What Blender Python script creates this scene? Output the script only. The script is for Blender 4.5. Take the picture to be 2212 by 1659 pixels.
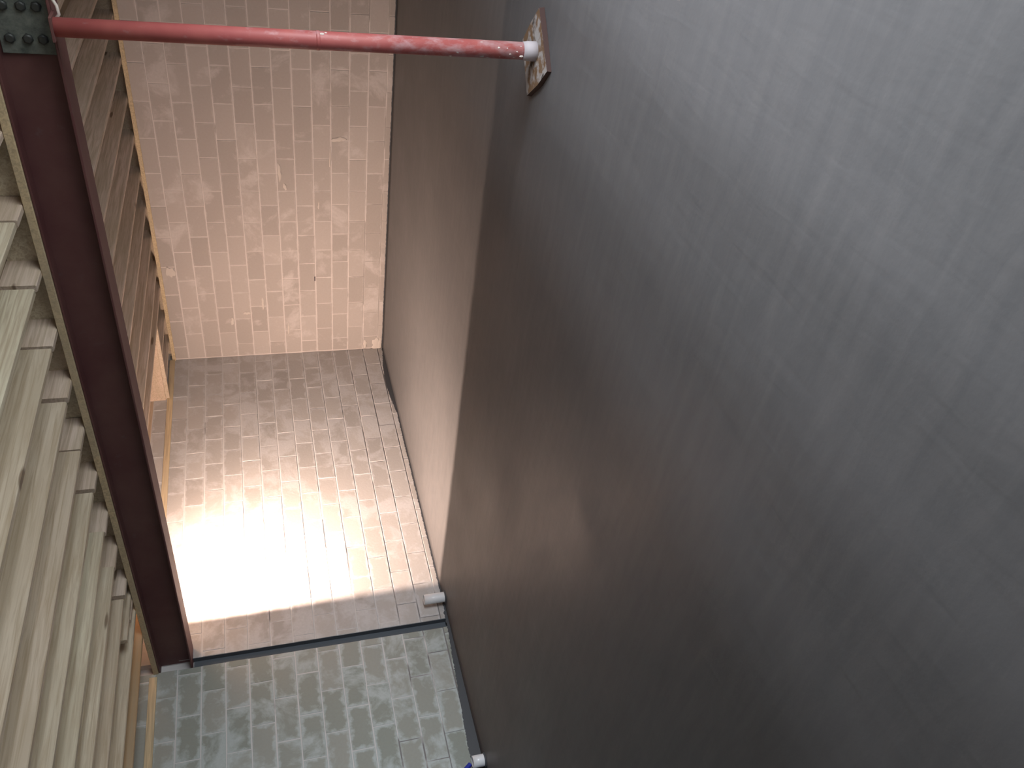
import bpy, bmesh, math, random
from mathutils import Vector, Matrix
for o in list(bpy.data.objects): bpy.data.objects.remove(o)
SC = bpy.context.scene; COL = SC.collection
R = random.Random(7)

# ------------------------------------------------------------------ camera
f = Vector((-0.63513823, 0.71645018, -0.28861494)).normalized()
r = Vector((0.76042027, 0.64554687, -0.07092429)).normalized()
d = f.cross(r).normalized(); r = d.cross(f).normalized()
M = Matrix(((d.x, r.x, -f.x, 7.5924), (d.y, r.y, -f.y, -9.6099), (d.z, r.z, -f.z, 1.6809), (0, 0, 0, 1)))
cam = bpy.data.cameras.new('camera'); cam.sensor_width = 36; cam.lens = 1737.94 / 2212 * 36
co = bpy.data.objects.new('camera', cam); co.matrix_world = M; COL.objects.link(co); SC.camera = co

# ------------------------------------------------------------------ world, daylight and added fill lights, exposure
w = bpy.data.worlds.new('world'); SC.world = w; w.use_nodes = True
bg = w.node_tree.nodes['Background']; bg.inputs[0].default_value = (0.72, 0.86, 1.0, 1); bg.inputs[1].default_value = 0.3
def area(name, loc, aim, sx, sy, power, color, spread=math.pi):
    l = bpy.data.lights.new(name, 'AREA'); l.shape = 'RECTANGLE'; l.size = sx; l.size_y = sy; l.energy = power; l.color = color; l.spread = spread
    o = bpy.data.objects.new(name, l); o.location = loc
    o.rotation_euler = (Vector(aim) - Vector(loc)).to_track_quat('-Z', 'Y').to_euler(); COL.objects.link(o); return o
DAY = (0.90, 0.94, 1.0)
area('daylight_side_opening', (8.85, -6.9, 1.1), (0, -6.6, 1.3), 3.3, 1.9, 58, DAY)
area('fill_left_wall', (17.5, -6.9, 1.5), (0, -6.3, 1.3), 7.0, 3.6, 1400, DAY)  # added far lamp, lights the left wall while sparing the floor
area('fill_rear', (4.6, -13.3, 1.5), (4.0, 0, 1.5), 5.0, 1.6, 8, (0.86, 0.95, 1.0))  # added soft fill from behind the camera for the near joists
for z_, e_ in ((3.82, 170), (3.465, 155), (3.18, 150)):        # added strip lights; the opening head cuts them into bands on the floor
    area('floor_band_strip', (10.75, -7.2, z_), (6, -7.2, 0), 4.2, .13, e_, DAY)
# floodlight bulb, hung behind the steel beam, facing the back of the room
sp = bpy.data.lights.new('floodlight_bulb', 'SPOT'); sp.energy = 780; sp.color = (1.0, 0.73, 0.575); sp.spot_size = math.radians(179); sp.spot_blend = 0.0; sp.shadow_soft_size = 0.06
so = bpy.data.objects.new('floodlight_bulb', sp); so.location = (0.80, -4.33, 2.74); so.rotation_euler = (math.radians(90), 0, math.radians(1.5)); COL.objects.link(so)
# reflector of the floodlight throws more light down and towards the left wall
sp.use_nodes = True; nt = sp.node_tree; em = nt.nodes['Emission']
ge = nt.nodes.new('ShaderNodeNewGeometry'); dt = nt.nodes.new('ShaderNodeVectorMath'); dt.operation = 'DOT_PRODUCT'; dt.inputs[1].default_value = Vector((-.02, .42, -.9)).normalized()
mx = nt.nodes.new('ShaderNodeMath'); mx.operation = 'MAXIMUM'; mx.inputs[1].default_value = 0
pw = nt.nodes.new('ShaderNodeMath'); pw.operation = 'POWER'; pw.inputs[1].default_value = 2.2
ma = nt.nodes.new('ShaderNodeMath'); ma.operation = 'MULTIPLY_ADD'; ma.inputs[1].default_value = 1.5; ma.inputs[2].default_value = .28
nt.links.new(ge.outputs['Incoming'], dt.inputs[0]); nt.links.new(dt.outputs['Value'], mx.inputs[0]); nt.links.new(mx.outputs[0], pw.inputs[0]); nt.links.new(pw.outputs[0], ma.inputs[0]); nt.links.new(ma.outputs[0], em.inputs['Strength'])
area('fill_joists_from_below', (10.4, -6.9, .05), (4.5, -6.6, 3.0), 3.2, 1.2, 130, (0.97, 1.0, 0.90))  # added upward fill to brighten the joists; no paving is built
SC.view_settings.view_transform = 'Standard'; SC.view_settings.look = 'None'; SC.view_settings.gamma = 1; SC.view_settings.use_curve_mapping = False
SC.view_settings.exposure = 0.0

# ------------------------------------------------------------------ materials
class NT:
    def __init__(s, name, rough=0.8):
        s.m = bpy.data.materials.new(name); s.m.use_nodes = True; s.t = s.m.node_tree
        s.b = s.t.nodes['Principled BSDF']; s.b.inputs['Roughness'].default_value = rough
    def n(s, typ, **kw):
        x = s.t.nodes.new(typ)
        for k, v in kw.items():
            if k in x.inputs.keys(): 
                if hasattr(v, 'is_output') or isinstance(v, bpy.types.NodeSocket): s.t.links.new(v, x.inputs[k])
                else: x.inputs[k].default_value = v
            else: setattr(x, k, v)
        return x
    def ln(s, a, b): s.t.links.new(a, b)
    def noise(s, vec, scale, detail=4, rough=0.55, dist=0):
        x = s.n('ShaderNodeTexNoise'); s.ln(vec, x.inputs['Vector']); x.inputs['Scale'].default_value = scale
        x.inputs['Detail'].default_value = detail; x.inputs['Roughness'].default_value = rough; x.inputs['Distortion'].default_value = dist; return x.outputs['Fac']
    def rng(s, val, a, b, c=0.0, d_=1.0):
        x = s.n('ShaderNodeMapRange'); s.ln(val, x.inputs[0]); x.inputs[1].default_value = a; x.inputs[2].default_value = b; x.inputs[3].default_value = c; x.inputs[4].default_value = d_; return x.outputs[0]
    def mix(s, fac, a, b, mode='MIX'):
        x = s.n('ShaderNodeMix'); x.data_type = 'RGBA'; x.blend_type = mode
        for sock, v in ((x.inputs[0], fac), (x.inputs[6], a), (x.inputs[7], b)):
            if isinstance(v, bpy.types.NodeSocket): s.ln(v, sock)
            elif isinstance(v, (int, float)): sock.default_value = v
            else: sock.default_value = (*v, 1)
        return x.outputs[2]
    def math(s, op, a, b=0.0, c=None):
        x = s.n('ShaderNodeMath'); x.operation = op
        for i, v in enumerate((a, b) if c is None else (a, b, c)):
            if isinstance(v, bpy.types.NodeSocket): s.ln(v, x.inputs[i])
            else: x.inputs[i].default_value = v
        return x.outputs[0]
    def pos(s): return s.n('ShaderNodeNewGeometry').outputs['Position']
    def obj(s): return s.n('ShaderNodeTexCoord').outputs['Object']
    def rnd(s): return s.n('ShaderNodeObjectInfo').outputs['Random']
    def scale(s, vec, v, add=(0, 0, 0)):
        x = s.n('ShaderNodeMapping'); s.ln(vec, x.inputs[0]); x.inputs['Scale'].default_value = v; x.inputs['Location'].default_value = add; return x.outputs[0]
    def bump(s, h, strength, dist=0.01):
        x = s.n('ShaderNodeBump'); s.ln(h, x.inputs['Height']); x.inputs['Strength'].default_value = strength; x.inputs['Distance'].default_value = dist; s.ln(x.outputs[0], s.b.inputs['Normal'])
    def col(s, c):
        if isinstance(c, bpy.types.NodeSocket): s.ln(c, s.b.inputs['Base Color'])
        else: s.b.inputs['Base Color'].default_value = (*c, 1)
    def rough(s, v): s.ln(v, s.b.inputs['Roughness'])

def block_material(name, base_a, base_b, mortar, smear, edge, soft=.008):
    """concrete block face; mortar smeared over rims (object space) and in patches (world space)"""
    t = NT(name, 0.92); P = t.pos(); O = t.obj(); rn = t.rnd()
    c = t.mix(rn, base_a, base_b)
    fine = t.noise(P, 38, 3); c = t.mix(t.rng(fine, .3, .7, 0, .35), c, (0.9, 0.86, 0.82), 'MULTIPLY')
    blot = t.noise(P, 3.2, 4, .6); 
    sx = t.n('ShaderNodeSeparateXYZ'); t.ln(O, sx.inputs[0])
    ax = t.math('SUBTRACT', 0.215, t.math('ABSOLUTE', sx.outputs[0])); az = t.math('SUBTRACT', 0.105, t.math('ABSOLUTE', sx.outputs[2]))
    dist = t.math('MINIMUM', ax, az)
    wob = t.noise(P, 9, 3, .6); wid = t.rng(wob, .38, .75, 0.0, edge)
    rim = t.math('SUBTRACT', wid, dist); rim = t.rng(rim, -soft, soft)
    pat = t.rng(t.noise(P, 2.1, 5, .62, .4), 0.62 - smear, 0.72 - smear, 0, .8)
    k = t.math('MAXIMUM', t.math('MULTIPLY', rim, 0.8), pat)
    mc = t.mix(t.rng(fine, .3, .7), mortar, tuple(x * .9 for x in mortar))
    t.col(t.mix(k, c, mc)); t.bump(t.math('ADD', fine, t.math('MULTIPLY', k, .8)), .25, .004)
    return t.m
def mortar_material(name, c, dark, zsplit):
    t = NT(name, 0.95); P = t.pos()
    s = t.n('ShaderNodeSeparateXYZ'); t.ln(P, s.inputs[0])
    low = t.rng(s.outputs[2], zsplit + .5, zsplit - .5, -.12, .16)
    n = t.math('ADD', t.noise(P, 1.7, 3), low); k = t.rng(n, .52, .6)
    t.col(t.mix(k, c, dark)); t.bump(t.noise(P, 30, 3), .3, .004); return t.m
m_block_back = block_material('block_face_back', (0.43, 0.39, 0.37), (0.51, 0.465, 0.445), (0.63, 0.58, 0.565), .07, .016)
m_block_left = block_material('block_face_left', (0.42, 0.40, 0.39), (0.52, 0.50, 0.49), (0.62, 0.61, 0.62), .13, .045, .012)
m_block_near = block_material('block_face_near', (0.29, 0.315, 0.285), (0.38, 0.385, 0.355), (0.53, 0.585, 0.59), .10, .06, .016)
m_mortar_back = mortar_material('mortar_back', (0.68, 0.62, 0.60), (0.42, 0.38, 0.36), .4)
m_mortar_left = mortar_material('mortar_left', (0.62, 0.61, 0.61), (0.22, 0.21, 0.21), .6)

def floor_material():
    t = NT('power_floated_screed', 0.45); P = t.pos()
    big = t.noise(P, 0.55, 3, .5); c = t.mix(t.rng(big, .3, .7), (0.108, 0.108, 0.112), (0.136, 0.135, 0.140))
    st = t.noise(t.scale(P, (1.2, 7, 1)), 2.0, 4, .6, .5)
    c = t.mix(t.rng(st, .35, .7, 0, .35), c, (0.175, 0.17, 0.17))
    t.col(c)
    rip = t.noise(t.scale(P, (9, 2.2, 1)), 1.3, 2, .5, .4)
    t.bump(t.math('ADD', t.math('MULTIPLY', rip, .7), t.math('MULTIPLY', t.noise(P, 60, 2), .15)), .22, .012)
    t.rough(t.rng(t.noise(P, 1.1, 3), .3, .7, .42, .56)); t.b.inputs['Specular IOR Level'].default_value = .12; return t.m
m_floor = floor_material()

def wood_material(name, a, b, knots=True):
    t = NT(name, 0.78); O = t.obj(); rn = t.rnd()
    v = t.n('ShaderNodeVectorMath'); v.operation = 'ADD'; t.ln(O, v.inputs[0])
    cx = t.n('ShaderNodeCombineXYZ'); 
    for i, mlt in enumerate((37.0, 91.0, 53.0)): t.ln(t.math('MULTIPLY', rn, mlt), cx.inputs[i])
    t.ln(cx.outputs[0], v.inputs[1]); V = v.outputs[0]
    g = t.noise(t.scale(V, (22, 0.9, 22)), 2.2, 4, .6, .8)
    c = t.mix(rn, a, b); c = t.mix(t.rng(g, .4, .66, 0, .7), c, (0.40, 0.30, 0.19))
    big = t.noise(t.scale(V, (2, .7, 4)), 1.5, 3); c = t.mix(t.rng(big, .35, .7, 0, .6), c, (0.48, 0.40, 0.29))
    if knots:
        vo = t.n('ShaderNodeTexVoronoi'); t.ln(t.scale(V, (1.2, 1.25, 7)), vo.inputs['Vector']); vo.inputs['Scale'].default_value = 1.0
        k = t.rng(vo.outputs['Distance'], .075, .12, .8, 0); c = t.mix(k, c, (0.16, 0.10, 0.06))
    t.col(c); t.bump(g, .12, .003); return t.m
m_joist = wood_material('sawn_softwood_joist', (0.76, 0.71, 0.56), (0.64, 0.53, 0.43))
m_joist_far = wood_material('softwood_bounce_tinted', (0.82, 0.69, 0.61), (0.72, 0.58, 0.50))  # same wood as the near joists, warm bounce light put into its colour
m_joist_orange = wood_material('sawn_softwood_orange', (0.46, 0.30, 0.16), (0.46, 0.30, 0.16))
m_plate = wood_material('yellow_softwood_plate', (0.72, 0.57, 0.36), (0.72, 0.57, 0.36), False)
m_deck = wood_material('chipboard_deck', (0.36, 0.28, 0.20), (0.36, 0.28, 0.20), False)
m_panel = wood_material('pale_lining_board', (0.66, 0.52, 0.42), (0.66, 0.52, 0.42), False)

def steel_paint():
    t = NT('red_oxide_primer', 0.6); P = t.pos()
    n = t.noise(P, 2.4, 4, .6); c = t.mix(t.rng(n, .35, .7), (0.115, 0.040, 0.042), (0.15, 0.068, 0.062))
    n2 = t.noise(P, 7, 5, .7); c = t.mix(t.rng(n2, .62, .75, 0, .5), c, (0.15, 0.11, 0.11))
    t.col(c); t.bump(t.noise(P, 45, 3), .15, .003); return t.m
m_steel = steel_paint()
def galv():
    t = NT('weathered_galvanised_steel', .55); P = t.pos()
    n = t.noise(P, 14, 5, .7); t.col(t.mix(t.rng(n, .35, .7), (0.07, 0.085, 0.08), (0.19, 0.21, 0.19))); t.b.inputs['Metallic'].default_value = .2; t.bump(n, .2, .004); return t.m
m_galv = galv()
def flat(name, c, rough=.6, metal=0):
    t = NT(name, rough); t.col(c); t.b.inputs['Metallic'].default_value = metal; return t.m
m_bolt = flat('dark_bolt', (0.06, 0.065, 0.065), .5, .5)
def prop_paint():
    t = NT('chipped_red_prop_paint', .5); P = t.pos()
    n = t.noise(t.scale(P, (6, 6, 3)), 3.0, 5, .65)
    s = t.n('ShaderNodeSeparateXYZ'); t.ln(P, s.inputs[0]); low = t.rng(s.outputs[2], 1.9, .1, -.1, .1)
    c = t.mix(t.rng(t.noise(P, 5, 3), .3, .7), (0.36, 0.085, 0.085), (0.46, 0.13, 0.12))
    c = t.mix(t.rng(t.math('ADD', n, low), .50, .72, 0, .65), c, (0.56, 0.40, 0.42))
    sp_ = t.noise(t.scale(P, (1, 1, .6)), 34, 2, .5); c = t.mix(t.rng(t.math('ADD', sp_, t.math('MULTIPLY', low, .5)), .74, .77, 0, .9), c, (0.72, 0.70, 0.68))
    t.col(c); t.bump(n, .2, .003); return t.m
m_prop = prop_paint()
m_prop_end = flat('mortar_caked_steel', (0.36, 0.33, 0.35), .75)
def pad_mat():
    t = NT('mortar_splashed_timber', .8); P = t.pos(); n = t.noise(P, 13, 5, .6)
    c = t.mix(t.rng(n, .45, .56), (0.20, 0.12, 0.065), (0.40, 0.38, 0.37)); c = t.mix(t.rng(t.noise(P, 8, 3), .58, .66), c, (0.05, 0.04, 0.035)); t.col(c); return t.m
m_pad = pad_mat(); m_pad_edge = flat('dark_rusty_edge', (0.035, 0.013, 0.01), .8)
m_dpm = flat('damp_proof_membrane', (0.07, 0.075, 0.085), .6)
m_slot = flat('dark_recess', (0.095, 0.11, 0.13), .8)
m_white = flat('white_plastic_pipe', (0.80, 0.82, 0.86), .25); m_blue = flat('blue_water_pipe', (0.02, 0.035, 0.35), .35); m_dark = flat('dark_inside', (0.03, 0.03, 0.04), .8)
m_plaster = flat('mortar_dab', (0.64, 0.58, 0.54), .95)
m_soil = flat('outside_ground', (0.20, 0.19, 0.17), .95)

# ------------------------------------------------------------------ mesh helpers
def box_data(lo, hi, V, F):
    b = len(V); (x0, y0, z0), (x1, y1, z1) = lo, hi
    V += [(x0, y0, z0), (x1, y0, z0), (x1, y1, z0), (x0, y1, z0), (x0, y0, z1), (x1, y0, z1), (x1, y1, z1), (x0, y1, z1)]
    F += [tuple(b + i for i in q) for q in ((0, 3, 2, 1), (4, 5, 6, 7), (0, 1, 5, 4), (1, 2, 6, 5), (2, 3, 7, 6), (3, 0, 4, 7))]
def mesh(name, V, F, mats, smooth=False):
    m = bpy.data.meshes.new(name); m.from_pydata(V, [], F); m.validate()
    for x in (mats if isinstance(mats, (list, tuple)) else [mats]): m.materials.append(x)
    if smooth:
        for p in m.polygons: p.use_smooth = True
    m.update(); return m
def link(name, m, parent=None, loc=(0, 0, 0), rot=(0, 0, 0)):
    o = bpy.data.objects.new(name, m); COL.objects.link(o); o.location = loc; o.rotation_euler = rot
    if parent: o.parent = parent
    return o
def boxes(name, bs, mat, parent=None, bevel=0, loc=(0, 0, 0)):
    V, F = [], []
    for lo, hi in bs: box_data(lo, hi, V, F)
    m = mesh(name, V, F, mat)
    if bevel:
        bm = bmesh.new(); bm.from_mesh(m); bmesh.ops.bevel(bm, geom=bm.edges[:], offset=bevel, segments=1, affect='EDGES'); bm.to_mesh(m); bm.free()
    return link(name, m, parent, loc)
def tube_mesh(name, rings, mat, seg=24, caps=True):
    """rings: (z, radius) along +Z"""
    V, F = [], []
    for z, rad in rings:
        for k in range(seg):
            a = 2 * math.pi * k / seg; V.append((rad * math.cos(a), rad * math.sin(a), z))
    for i in range(len(rings) - 1):
        for k in range(seg):
            a, b = i * seg + k, i * seg + (k + 1) % seg; F.append((a, b, b + seg, a + seg))
    if caps: F.append(tuple(range(seg))[::-1]); F.append(tuple((len(rings) - 1) * seg + k for k in range(seg)))
    m = mesh(name, V, F, mat)
    for p in m.polygons: p.use_smooth = len(p.vertices) == 4
    return m
def tag(o, label=None, cat=None, group=None, kind=None):
    if label: o['label'] = label
    if cat: o['category'] = cat
    if group: o['group'] = group
    if kind: o['kind'] = kind
    return o
def empty(name, loc): 
    o = bpy.data.objects.new(name, None); COL.objects.link(o); o.location = loc; return o

H = 2.925; CH = 0.2212; Z0 = 0.077; JB = 2.955; JT = 3.155
# ------------------------------------------------------------------ floor
V, F = [], []; nx, ny = 60, 80
for j in range(ny + 1):
    for i in range(nx + 1):
        x = 8.7 * i / nx; y = -13.2 * j / ny
        V.append((x, y, 0.004 * math.sin(x * 1.1 + y * .7) * math.sin(y * .9) * min(1, x, -y * 1.0)))
for j in range(ny):
    for i in range(nx):
        a = j * (nx + 1) + i; F.append((a, a + nx + 1, a + nx + 2, a + 1))
fl = link('floor', mesh('floor', V, F, m_floor, True)); tag(fl, 'smooth grey freshly floated concrete floor', kind='structure')
mod = fl.modifiers.new('t', 'SOLIDIFY'); mod.thickness = .1; mod.offset = -1
gr = boxes('ground', [((8.83, -30, -.3), (30, 15, -.15)), ((-15, -30, -.3), (8.82, -13.41, -.15))], m_soil); tag(gr, 'bare ground outside', kind='structure')

# ------------------------------------------------------------------ block walls
def block_mesh(name, l, h, depth, mat, jx=0.0, seed=0):
    """front face towards -Y, chamfered and slightly wobbly"""
    q = random.Random(seed); e = .0035; V = []
    for y, s in ((0, 0), (-depth + e, 0), (-depth, e)):
        for sx, sz in ((-1, -1), (1, -1), (1, 1), (-1, 1)):
            V.append((sx * (l / 2 - s) + q.uniform(-.0015, .0015), y + (q.uniform(-.0008, .0008) if s else 0), sz * (h / 2 - s) + q.uniform(-.0015, .0015)))
    F = [(3, 2, 1, 0)[::-1], (8, 9, 10, 11)]
    for a in (0, 4):
        for k in range(4): F.append((a + k, a + (k + 1) % 4, a + 4 + (k + 1) % 4, a + 4 + k))
    return mesh(name, V, F, mat)
def course_zs():
    zs = [0.0, Z0]
    while zs[-1] + CH < H - .05: zs.append(zs[-1] + CH)
    zs.append(H + .025); return zs
ZS = course_zs()
cache = {}
def get_block(l, h, mat, var):
    k = (round(l, 3), round(h, 3), mat.name, var)
    if k not in cache: cache[k] = block_mesh('brick', l, h, .012, mat, seed=hash(k[:2]) % 1000 + var)
    return cache[k]
L = 0.436
def lay(parent, to_world, u0, u1, phase, matf, cuts=(), ulimit=None, zs=ZS, joint=.011):
    """u runs along the wall; to_world(u) -> (location xy, rotz)"""
    V, F = [], []
    for k in range(len(zs) - 1):
        za, zb = zs[k], zs[k + 1]
        ph = phase(k); u = ph - math.ceil((ph - u0) / L) * L
        spans = []
        while u < u1:
            a, b = max(u, u0), min(u + L, u1)
            pieces = [(a, b)]
            for c0, c1 in cuts:
                np_ = []
                for p, q_ in pieces:
                    if q_ <= c0 or p >= c1: np_.append((p, q_))
                    else:
                        if p < c0: np_.append((p, c0 + .004))
                        if q_ > c1: np_.append((c1 - .004, q_))
                pieces = np_
            spans += [p for p in pieces if p[1] - p[0] > .04]; u += L
        for a, b in spans:
            thin = R.random() < .25
            j = joint * (.3 if thin else R.uniform(.5, .9)); l = round((b - a - j) / .004) * .004; h = zb - za - joint * R.choice((.75, .9, 1.0)); um = (a + b) / 2
            m = get_block(l, round(h, 3), matf(um, k), R.randrange(3)); (x, y), rz = to_world(um)
            nrm = Vector((-math.sin(rz) * -1, -math.cos(rz), 0)); off = R.uniform(-.002, .0015)
            loc = (x + nrm.x * off, y + nrm.y * off, (za + zb) / 2)
            if ulimit is not None and um > ulimit:
                rot = Matrix.Translation(loc) @ Matrix.Rotation(rz, 4, 'Z'); b0 = len(V)
                V += [tuple(rot @ v.co) for v in m.vertices]; F += [tuple(b0 + i for i in p.vertices) for p in m.polygons]
            else: link('brick', m, parent, loc, (0, 0, rz + R.uniform(-.002, .002)))
    if V:
        s = link('brickwork', mesh('brickwork', V, F, matf(u1, 0)), parent); s['kind'] = 'stuff'

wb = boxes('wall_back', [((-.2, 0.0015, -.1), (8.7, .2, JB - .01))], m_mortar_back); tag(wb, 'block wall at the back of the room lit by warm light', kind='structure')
lay(wb, lambda u: ((u, .010), 0), 0.012, 8.69, lambda k: (4.144 if k % 2 == 1 else 3.912) + R.uniform(-.012, .012), lambda u, k: m_block_back, ulimit=6.3)
# left wall: backing is set back behind the vertical chase between Y -4.795 and -4.90
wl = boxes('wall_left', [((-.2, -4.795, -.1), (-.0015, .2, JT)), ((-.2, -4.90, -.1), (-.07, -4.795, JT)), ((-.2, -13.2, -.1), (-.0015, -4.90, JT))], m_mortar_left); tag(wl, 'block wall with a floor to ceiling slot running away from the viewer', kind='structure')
ZL = ZS[:-1] + [H + .012, JT - .004]
# chase lining
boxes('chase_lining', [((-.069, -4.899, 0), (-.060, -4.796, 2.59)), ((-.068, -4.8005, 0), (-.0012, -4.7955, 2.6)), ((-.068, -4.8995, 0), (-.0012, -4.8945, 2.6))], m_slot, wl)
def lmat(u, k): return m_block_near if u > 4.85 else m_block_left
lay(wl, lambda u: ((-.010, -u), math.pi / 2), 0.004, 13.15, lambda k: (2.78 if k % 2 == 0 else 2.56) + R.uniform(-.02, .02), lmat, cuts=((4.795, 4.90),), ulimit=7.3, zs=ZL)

# right wall with wide opening, wall behind camera with a hole added for the rear fill light
m_wall = flat('grey_render', (0.42, 0.42, 0.41), .9)
wr = boxes('wall_right', [((8.7, -5.2, -.1), (8.82, .2, 3.4)), ((8.7, -8.6, 2.1), (8.82, -5.2, 3.4)), ((8.7, -13.4, -.1), (8.82, -8.6, 3.4))], m_wall); tag(wr, kind='structure')
wf = boxes('wall_front', [((-.2, -13.4, -.1), (1.8, -13.2, 3.4)), ((7.4, -13.4, -.1), (8.82, -13.2, 3.4)), ((1.8, -13.4, -.1), (7.4, -13.2, .6)), ((1.8, -13.4, 2.3), (7.4, -13.2, 3.4))], m_wall); tag(wf, kind='structure')

# ------------------------------------------------------------------ ceiling: deck, joists, lining of the opening
ce = empty('ceiling', (0, 0, JB)); tag(ce, 'open timber joist ceiling with boards above', kind='structure')
def cbox(name, bs, mat, bevel=0):
    o = boxes(name, bs, mat, None, bevel); o.parent = ce; o.matrix_parent_inverse = Matrix.Translation((0, 0, -JB)); return o
OX, OY0, OY1 = 0.93, -0.86, -3.6      # stair opening beside the left wall
cbox('deck', [((OX, -13.2, JT), (8.7, .2, JT + .02)), ((-.2, OY0 + .05, JT), (OX, .2, JT + .02)), ((-.2, -13.2, JT), (OX, OY1, JT + .02))], m_deck)
cbox('rim_board', [((-.2, .15, JB), (8.7, .2, JT))], m_joist)
cbox('lining_board', [((0.0, OY0, JB + .045), (OX, OY0 + .02, 4.3))], m_panel)
cbox('lining_board', [((-.03, OY1, JB + .02), (-.002, OY0, 4.3))], m_panel)
cbox('lining_board', [((OX, OY1, JT + .02), (OX + .02, OY0 + .02, 4.3)), ((-.03, OY1 - .02, JT + .02), (OX, OY1, 4.3)), ((-.03, OY1, 4.3), (OX + .02, OY0, 4.32))], m_panel)
def joist(x, y0, y1, mat=m_joist, w=.047, zb=JB, dz=0, skew=0):
    n = max(4, int((y1 - y0) / .5)); V, F = [], []; e = .006; q = R.uniform(0, 9)
    sec = [(0, e), (e, 0), (w - e, 0), (w, e), (w, JT - zb), (0, JT - zb)]
    ym = (y0 + y1) / 2
    for i in range(n + 1):
        y = y0 + (y1 - y0) * i / n; bow = .004 * math.sin(q + y * 1.3) + skew * (y - y1)
        for sx, sz in sec: V.append((sx - w / 2 + bow, y - ym, sz + .002 * math.sin(y * 2 + q)))
    for i in range(n):
        for k in range(6):
            a = i * 6 + k; b = i * 6 + (k + 1) % 6; F.append((a, b, b + 6, a + 6))
    F.append(tuple(range(6))); F.append(tuple(n * 6 + k for k in range(6))[::-1])
    bmm = mesh('joist', V, F, mat); o = link('joist', bmm, ce, (x + w / 2, ym, zb - JB + dz)); return o
far = [8.54, 8.10, 7.66, 7.22, 6.78, 6.34, 5.90, 5.46, 5.02, 4.58, 4.14, 3.71, 3.27, 2.81, 2.36, 1.94, 1.49, 1.19]
for x in far: joist(x, -5.10 + R.uniform(-.03, .03), .15, m_joist_far)
for x in (.71, .29): joist(x, OY0 + .07, .15, m_joist_far)
cbox('trimmer', [((0.0, OY0 + .021, JB), (1.19, OY0 + .068, JT))], m_joist)
near = [8.54, 8.10, 7.66, 7.22, 6.78, 6.34, 5.90, 5.46, 5.02, 4.58, 4.14, 3.70, 3.25, 2.82, 2.387, 1.956, 1.518]
for x in near: joist(x + .012, -13.2, -5.135, skew=R.uniform(-.002, .002))
joist(1.26, -5.35, -4.5); joist(1.03, -13.2, -4.5); joist(0.63, -13.2, -4.5, m_joist_orange)

# ------------------------------------------------------------------ wall plates
wp = boxes('wall_plate', [((0.0, -.022, H - .02), (8.69, -.0035, JB - .004))], m_plate, bevel=.002); tag(wp, 'yellowish timber wall plate along top of the back wall', 'timber plate')
wp2 = boxes('wall_plate', [((.003, -4.66, H - .01), (.022, -.03, JB + .03))], m_plate, bevel=.002); tag(wp2, 'thin timber batten at ceiling corner beyond the steel beam on left wall', 'timber batten')
wp3 = boxes('wall_plate', [((.003, -13.1, H - .01), (.024, -4.95, JB + .03))], m_plate, bevel=.002); tag(wp3, 'thin timber batten at top of left wall nearer than steel beam', 'timber batten')

# ------------------------------------------------------------------ steel beam
BY0, BY1, BZ0, BZ1 = -4.90, -4.68, 2.594, 2.905; ym = (BY0 + BY1) / 2
be = empty('steel_beam', (0, ym, BZ0)); tag(be, 'dark red steel I-beam spanning the ceiling under the joists', 'steel beam')
def bchild(name, bs, mat, parent, origin, bevel=0):
    o = boxes(name, bs, mat, parent, bevel); o.matrix_parent_inverse = Matrix.Translation((-origin[0], -origin[1], -origin[2])); return o
bo = (0, ym, BZ0)
bchild('flange', [((-.05, BY0, BZ0), (8.7, BY1, BZ0 + .014))], m_steel, be, bo, .003)
bchild('flange', [((-.05, BY0, BZ1 - .014), (8.7, BY1, BZ1))], m_steel, be, bo, .003)
bchild('web', [((-.05, ym - .006, BZ0 + .013), (8.7, ym + .006, BZ1 - .013))], m_steel, be, bo)
spl = bchild('splice_plate', [((5.89, ym - .024, BZ0 + .022), (6.42, ym - .0065, BZ1 - .03))], m_galv, be, bo, .003)
bm0 = tube_mesh('bolt', [(0, .026), (.014, .026), (.018, .016)], m_bolt, 6)
nut = None
for x in (5.97, 6.13, 6.29):
    for z in (2.672, 2.742, 2.825):
        b = link('bolt', bm0, spl, (x, ym - .024, z), (math.pi / 2, R.uniform(0, 1), 0)); 
        b.matrix_parent_inverse = Matrix.Identity(4)
tp = boxes('timber_plate', [((0.0, BY0 - .012, BZ1 + .001), (8.69, BY0 + .10, JB - .002))], m_plate, bevel=.003); tag(tp, 'pale timber strip bolted along top of the red steel beam', 'timber strip')

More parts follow.
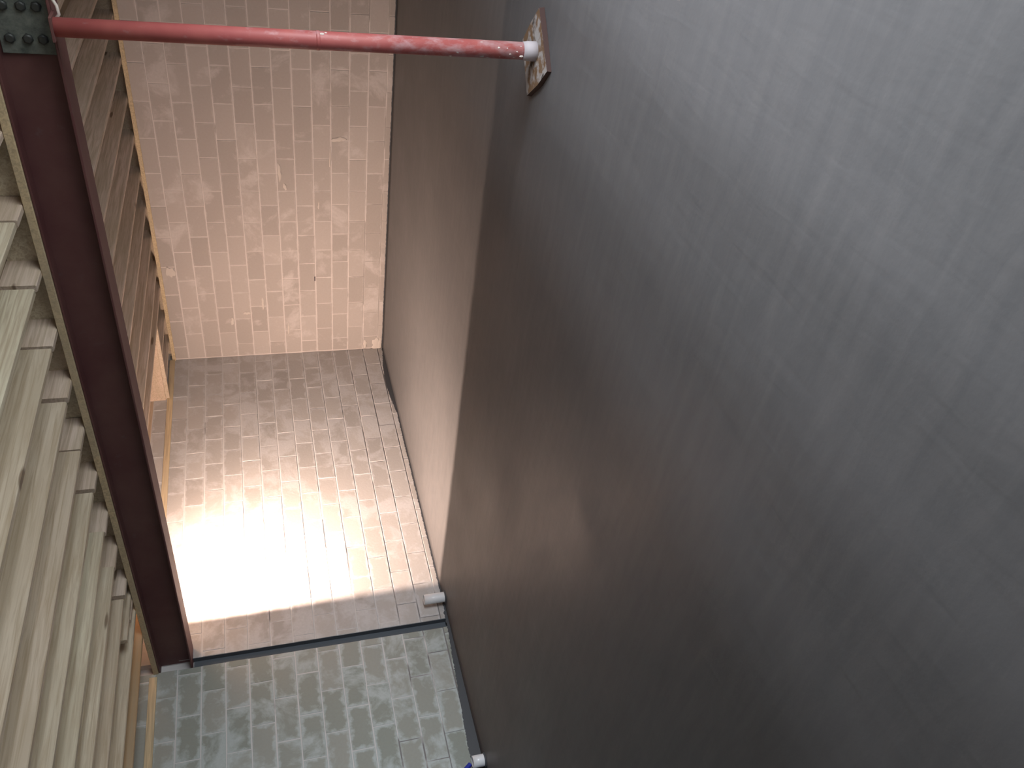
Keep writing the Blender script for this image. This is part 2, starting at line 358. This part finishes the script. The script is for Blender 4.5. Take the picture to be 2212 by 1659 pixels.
# ------------------------------------------------------------------ prop
PX, PY = 6.08, -4.955
pr = empty('steel_prop', (PX, PY, .03)); tag(pr, 'red painted tubular steel prop holding up the beam, splashed with mortar', 'steel prop')
link('outer_tube', tube_mesh('outer_tube', [(.012, .049), (1.26, .049), (BZ0 - .045, .047)], m_prop), pr)
link('collar', tube_mesh('collar', [(1.25, .0488), (1.253, .0515), (1.268, .0515), (1.272, .0488)], m_prop), pr)
link('foot_collar', tube_mesh('foot_collar', [(.0, .056), (.05, .055), (.085, .0505)], m_prop_end), pr)['label'] = 'whitish mortar caked foot'
hp = boxes('head_plate', [((-.06, -.055, BZ0 - .045), (.06, .065, BZ0 - .0315))], m_steel, pr, .002)
bs_ = R
for (z, a, s) in ((.10, 250, .010), (.13, 280, .006), (.17, 262, .006), (.19, 300, .005), (.24, 300, .007), (.52, 215, .008), (.66, 200, .007), (1.24, 330, .010), (1.22, 345, .007)):
    V, F = [], []; bm = bmesh.new(); bmesh.ops.create_icosphere(bm, subdivisions=2, radius=s)
    for v in bm.verts: v.co *= 1 + R.uniform(-.2, .2); v.co.z *= 1.6; v.co *= .8
    mm = bpy.data.meshes.new('mortar_splash'); bm.to_mesh(mm); bm.free(); mm.materials.append(m_plaster)
    link('mortar_splash', mm, pr, (.046 * math.cos(math.radians(a)), .046 * math.sin(math.radians(a)), z))

# pad under the prop
pts = [(6.317, -4.911), (6.203, -5.038), (6.049, -5.195), (5.93, -5.09), (5.796, -4.917), (5.92, -4.80), (6.058, -4.675), (6.19, -4.79)]
n = len(pts); V = [(x - PX, y - PY, 0.0) for x, y in pts] + [((x - PX) * .985, (y - PY) * .985, .03 + R.uniform(-.004, .003)) for x, y in pts] + [(0, 0, .0305)]
F = [tuple(range(n))] + [(i, (i + 1) % n, n + (i + 1) % n, n + i) for i in range(n)] + [(n + i, n + (i + 1) % n, 2 * n) for i in range(n)]
pm = mesh('spreader_board', V, F, [m_pad, m_pad_edge])
for p in pm.polygons[1:1 + n]: p.material_index = 1
pd = link('spreader_board', pm, None, (PX, PY, .001)); tag(pd, 'rough mortar splashed board on the floor under the red prop', 'board')

# ------------------------------------------------------------------ membrane upstand along left wall, pipes, dabs
V, F = [], []; N = 520
def dpm_h(u):
    if u < .1: h = .012
    elif u < 1.5: h = .012 + .06 * math.sin((u - .1) / 1.4 * math.pi)  # hump of the dark strip stands for the shadow gap beside the screed
    elif u < 4.7: h = .018
    else: h = .03 + .075 * min(1, max(0, (u - 4.9) / 1.3))
    return h
for i in range(N + 1):
    u = .004 + i * 7.6 / N
    h = dpm_h(u) + R.uniform(-.004, .006); x = .004 + .0015 * math.sin(u * 5)
    V += [(x, -u, -.004), (x, -u, h), (x + .003, -u, -.004), (x + .003, -u, h)]
for i in range(N):
    a = 4 * i; F += [(a + 2, a + 3, a + 7, a + 6), (a + 1, a + 5, a + 7, a + 3), (a, a + 4, a + 5, a + 1)]
dp = link('membrane_upstand', mesh('membrane_upstand', V, F, m_dpm)); tag(dp, 'dark damp proof membrane edge and shadow gap along base of the left wall', 'membrane')
V, F = [], []
for i in range(400):
    u = .02 + i * 8.6 / 400; h = .012 + R.uniform(-.002, .004); V += [(u, -.005, -.004), (u, -.005, h), (u, -.0075, -.004), (u, -.0075, h)]
for i in range(399):
    a = 4 * i; F += [(a + 2, a + 6, a + 7, a + 3), (a + 1, a + 3, a + 7, a + 5)]
dp2 = link('membrane_upstand', mesh('membrane_upstand', V, F, m_dpm)); tag(dp2, 'thin dark membrane edge along base of the back wall', 'membrane')

def stub(x, y, rad, h, label):
    e = empty('pipe_stub', (x, y, 0)); tag(e, label, 'pipe')
    link('pipe', tube_mesh('pipe', [(0, rad), (h * .5, rad), (h, rad), (h, rad * .88), (h - .05, rad * .86)], m_white, 28, False), e)
    link('bore', tube_mesh('bore', [(h - .052, rad * .87), (h - .05, rad * .87)], m_dark, 28), e)
    link('floor_collar', tube_mesh('floor_collar', [(0, rad * 1.22), (.008, rad * 1.2), (.014, rad * 1.02)], m_dpm, 28), e)
    return e
stub(.115, -4.60, .055, .235, 'white plastic pipe stub by left wall just beyond the vertical slot')
stub(.11, -6.42, .055, .12, 'white plastic pipe stub at bottom edge of picture beside blue pipe')
# blue pipe: bent tube
def bent(name, pts, rad, mat, seg=12):
    V, F = [], []
    P = [Vector(p) for p in pts]
    for i, p in enumerate(P):
        t = (P[min(i + 1, len(P) - 1)] - P[max(i - 1, 0)]).normalized(); a = t.cross(Vector((0, 0, 1))); a = a.normalized() if a.length > .01 else Vector((1, 0, 0)); b = t.cross(a)
        for k in range(seg):
            th = 2 * math.pi * k / seg; V.append(tuple(p + a * rad * math.cos(th) + b * rad * math.sin(th)))
    for i in range(len(P) - 1):
        for k in range(seg):
            F.append((i * seg + k, i * seg + (k + 1) % seg, (i + 1) * seg + (k + 1) % seg, (i + 1) * seg + k))
    return link(name, mesh(name, V, F, mat, True))
bp = bent('water_pipe', [(.03, -6.60, .0), (.03, -6.59, .12), (.03, -6.56, .19), (.03, -6.50, .215), (.03, -6.44, .185), (.03, -6.40, .13)], .022, m_blue)
tag(bp, 'blue plastic water pipe curling up at bottom edge beside white stub', 'pipe')

def dab(parent, x, z, sx, sz, seed):
    q = random.Random(seed); bm = bmesh.new(); bmesh.ops.create_icosphere(bm, subdivisions=3, radius=1)
    ph = [q.uniform(0, 6) for _ in range(4)]
    for v in bm.verts:
        a = math.atan2(v.co.z, v.co.x); k = 1 + .25 * math.sin(2 * a + ph[0]) + .15 * math.sin(5 * a + ph[1]) + .08 * math.sin(9 * a + ph[2])
        v.co = Vector((v.co.x * sx * k, v.co.y * .006, v.co.z * sz * k))
    m = bpy.data.meshes.new('mortar_dab'); bm.to_mesh(m); bm.free(); m.materials.append(m_plaster)
    for p in m.polygons: p.use_smooth = True
    return link('mortar_dab', m, parent, (x, -.003, z))
for i, (x, z, sx, sz) in enumerate(((1.45, 2.80, .09, .05), (2.86, 1.37, .10, .025), (2.66, 1.31, .05, .02), (.07, .10, .10, .07), (.09, .26, .06, .03), (.05, .05, .14, .03), (.75, 1.9, .03, .04), (.62, 2.1, .05, .03), (.9, 1.68, .08, .02), (.45, 1.35, .09, .014), (3.3, .65, .03, .08), (3.05, .75, .12, .012), (2.4, .9, .05, .012), (4.5, .6, .05, .014))):
    dab(wb, x, z, sx, sz, i)
ns = boxes('wall_slot', [((1.245, -.004, .965), (1.315, .0, .978))], m_dark, wb)

# floodlight body, hung behind the beam
fd = empty('floodlight', (.78, -4.44, 2.74)); tag(fd, 'work floodlight hung behind the steel beam near left wall', 'lamp')
boxes('housing', [((-.11, -.09, -.06), (.11, -.0, .07)), ((-.03, -.06, .07), (.03, -.03, JB - 2.74 + .01))], m_dark, fd, .008)
boxes('bracket', [((-.012, -.344, .02), (.012, -.085, .045))], m_dark, fd)

# noggins between the joists over the beam
bays = sorted(far)
for a, b in zip(bays[:-1], bays[1:]):
    if b - a > .3: cbox('noggin', [((a + .049, -4.80, JB + .004), (b - .004, -4.755, JT - .004))], m_joist)
# loose tie wire at the beam edge beside the prop
tw = bent('tie_wire', [(6.08, BY0 - .004, 2.59), (6.10, BY0 - .01, 2.58), (6.13, BY0 - .016, 2.555), (6.17, BY0 - .01, 2.56), (6.21, BY0 + .01, 2.585), (6.25, BY0 + .03, 2.592)], .008, m_plaster, 8)
tag(tw, 'pale twisted tie hanging at edge of beam beside top of prop', 'wire tie')
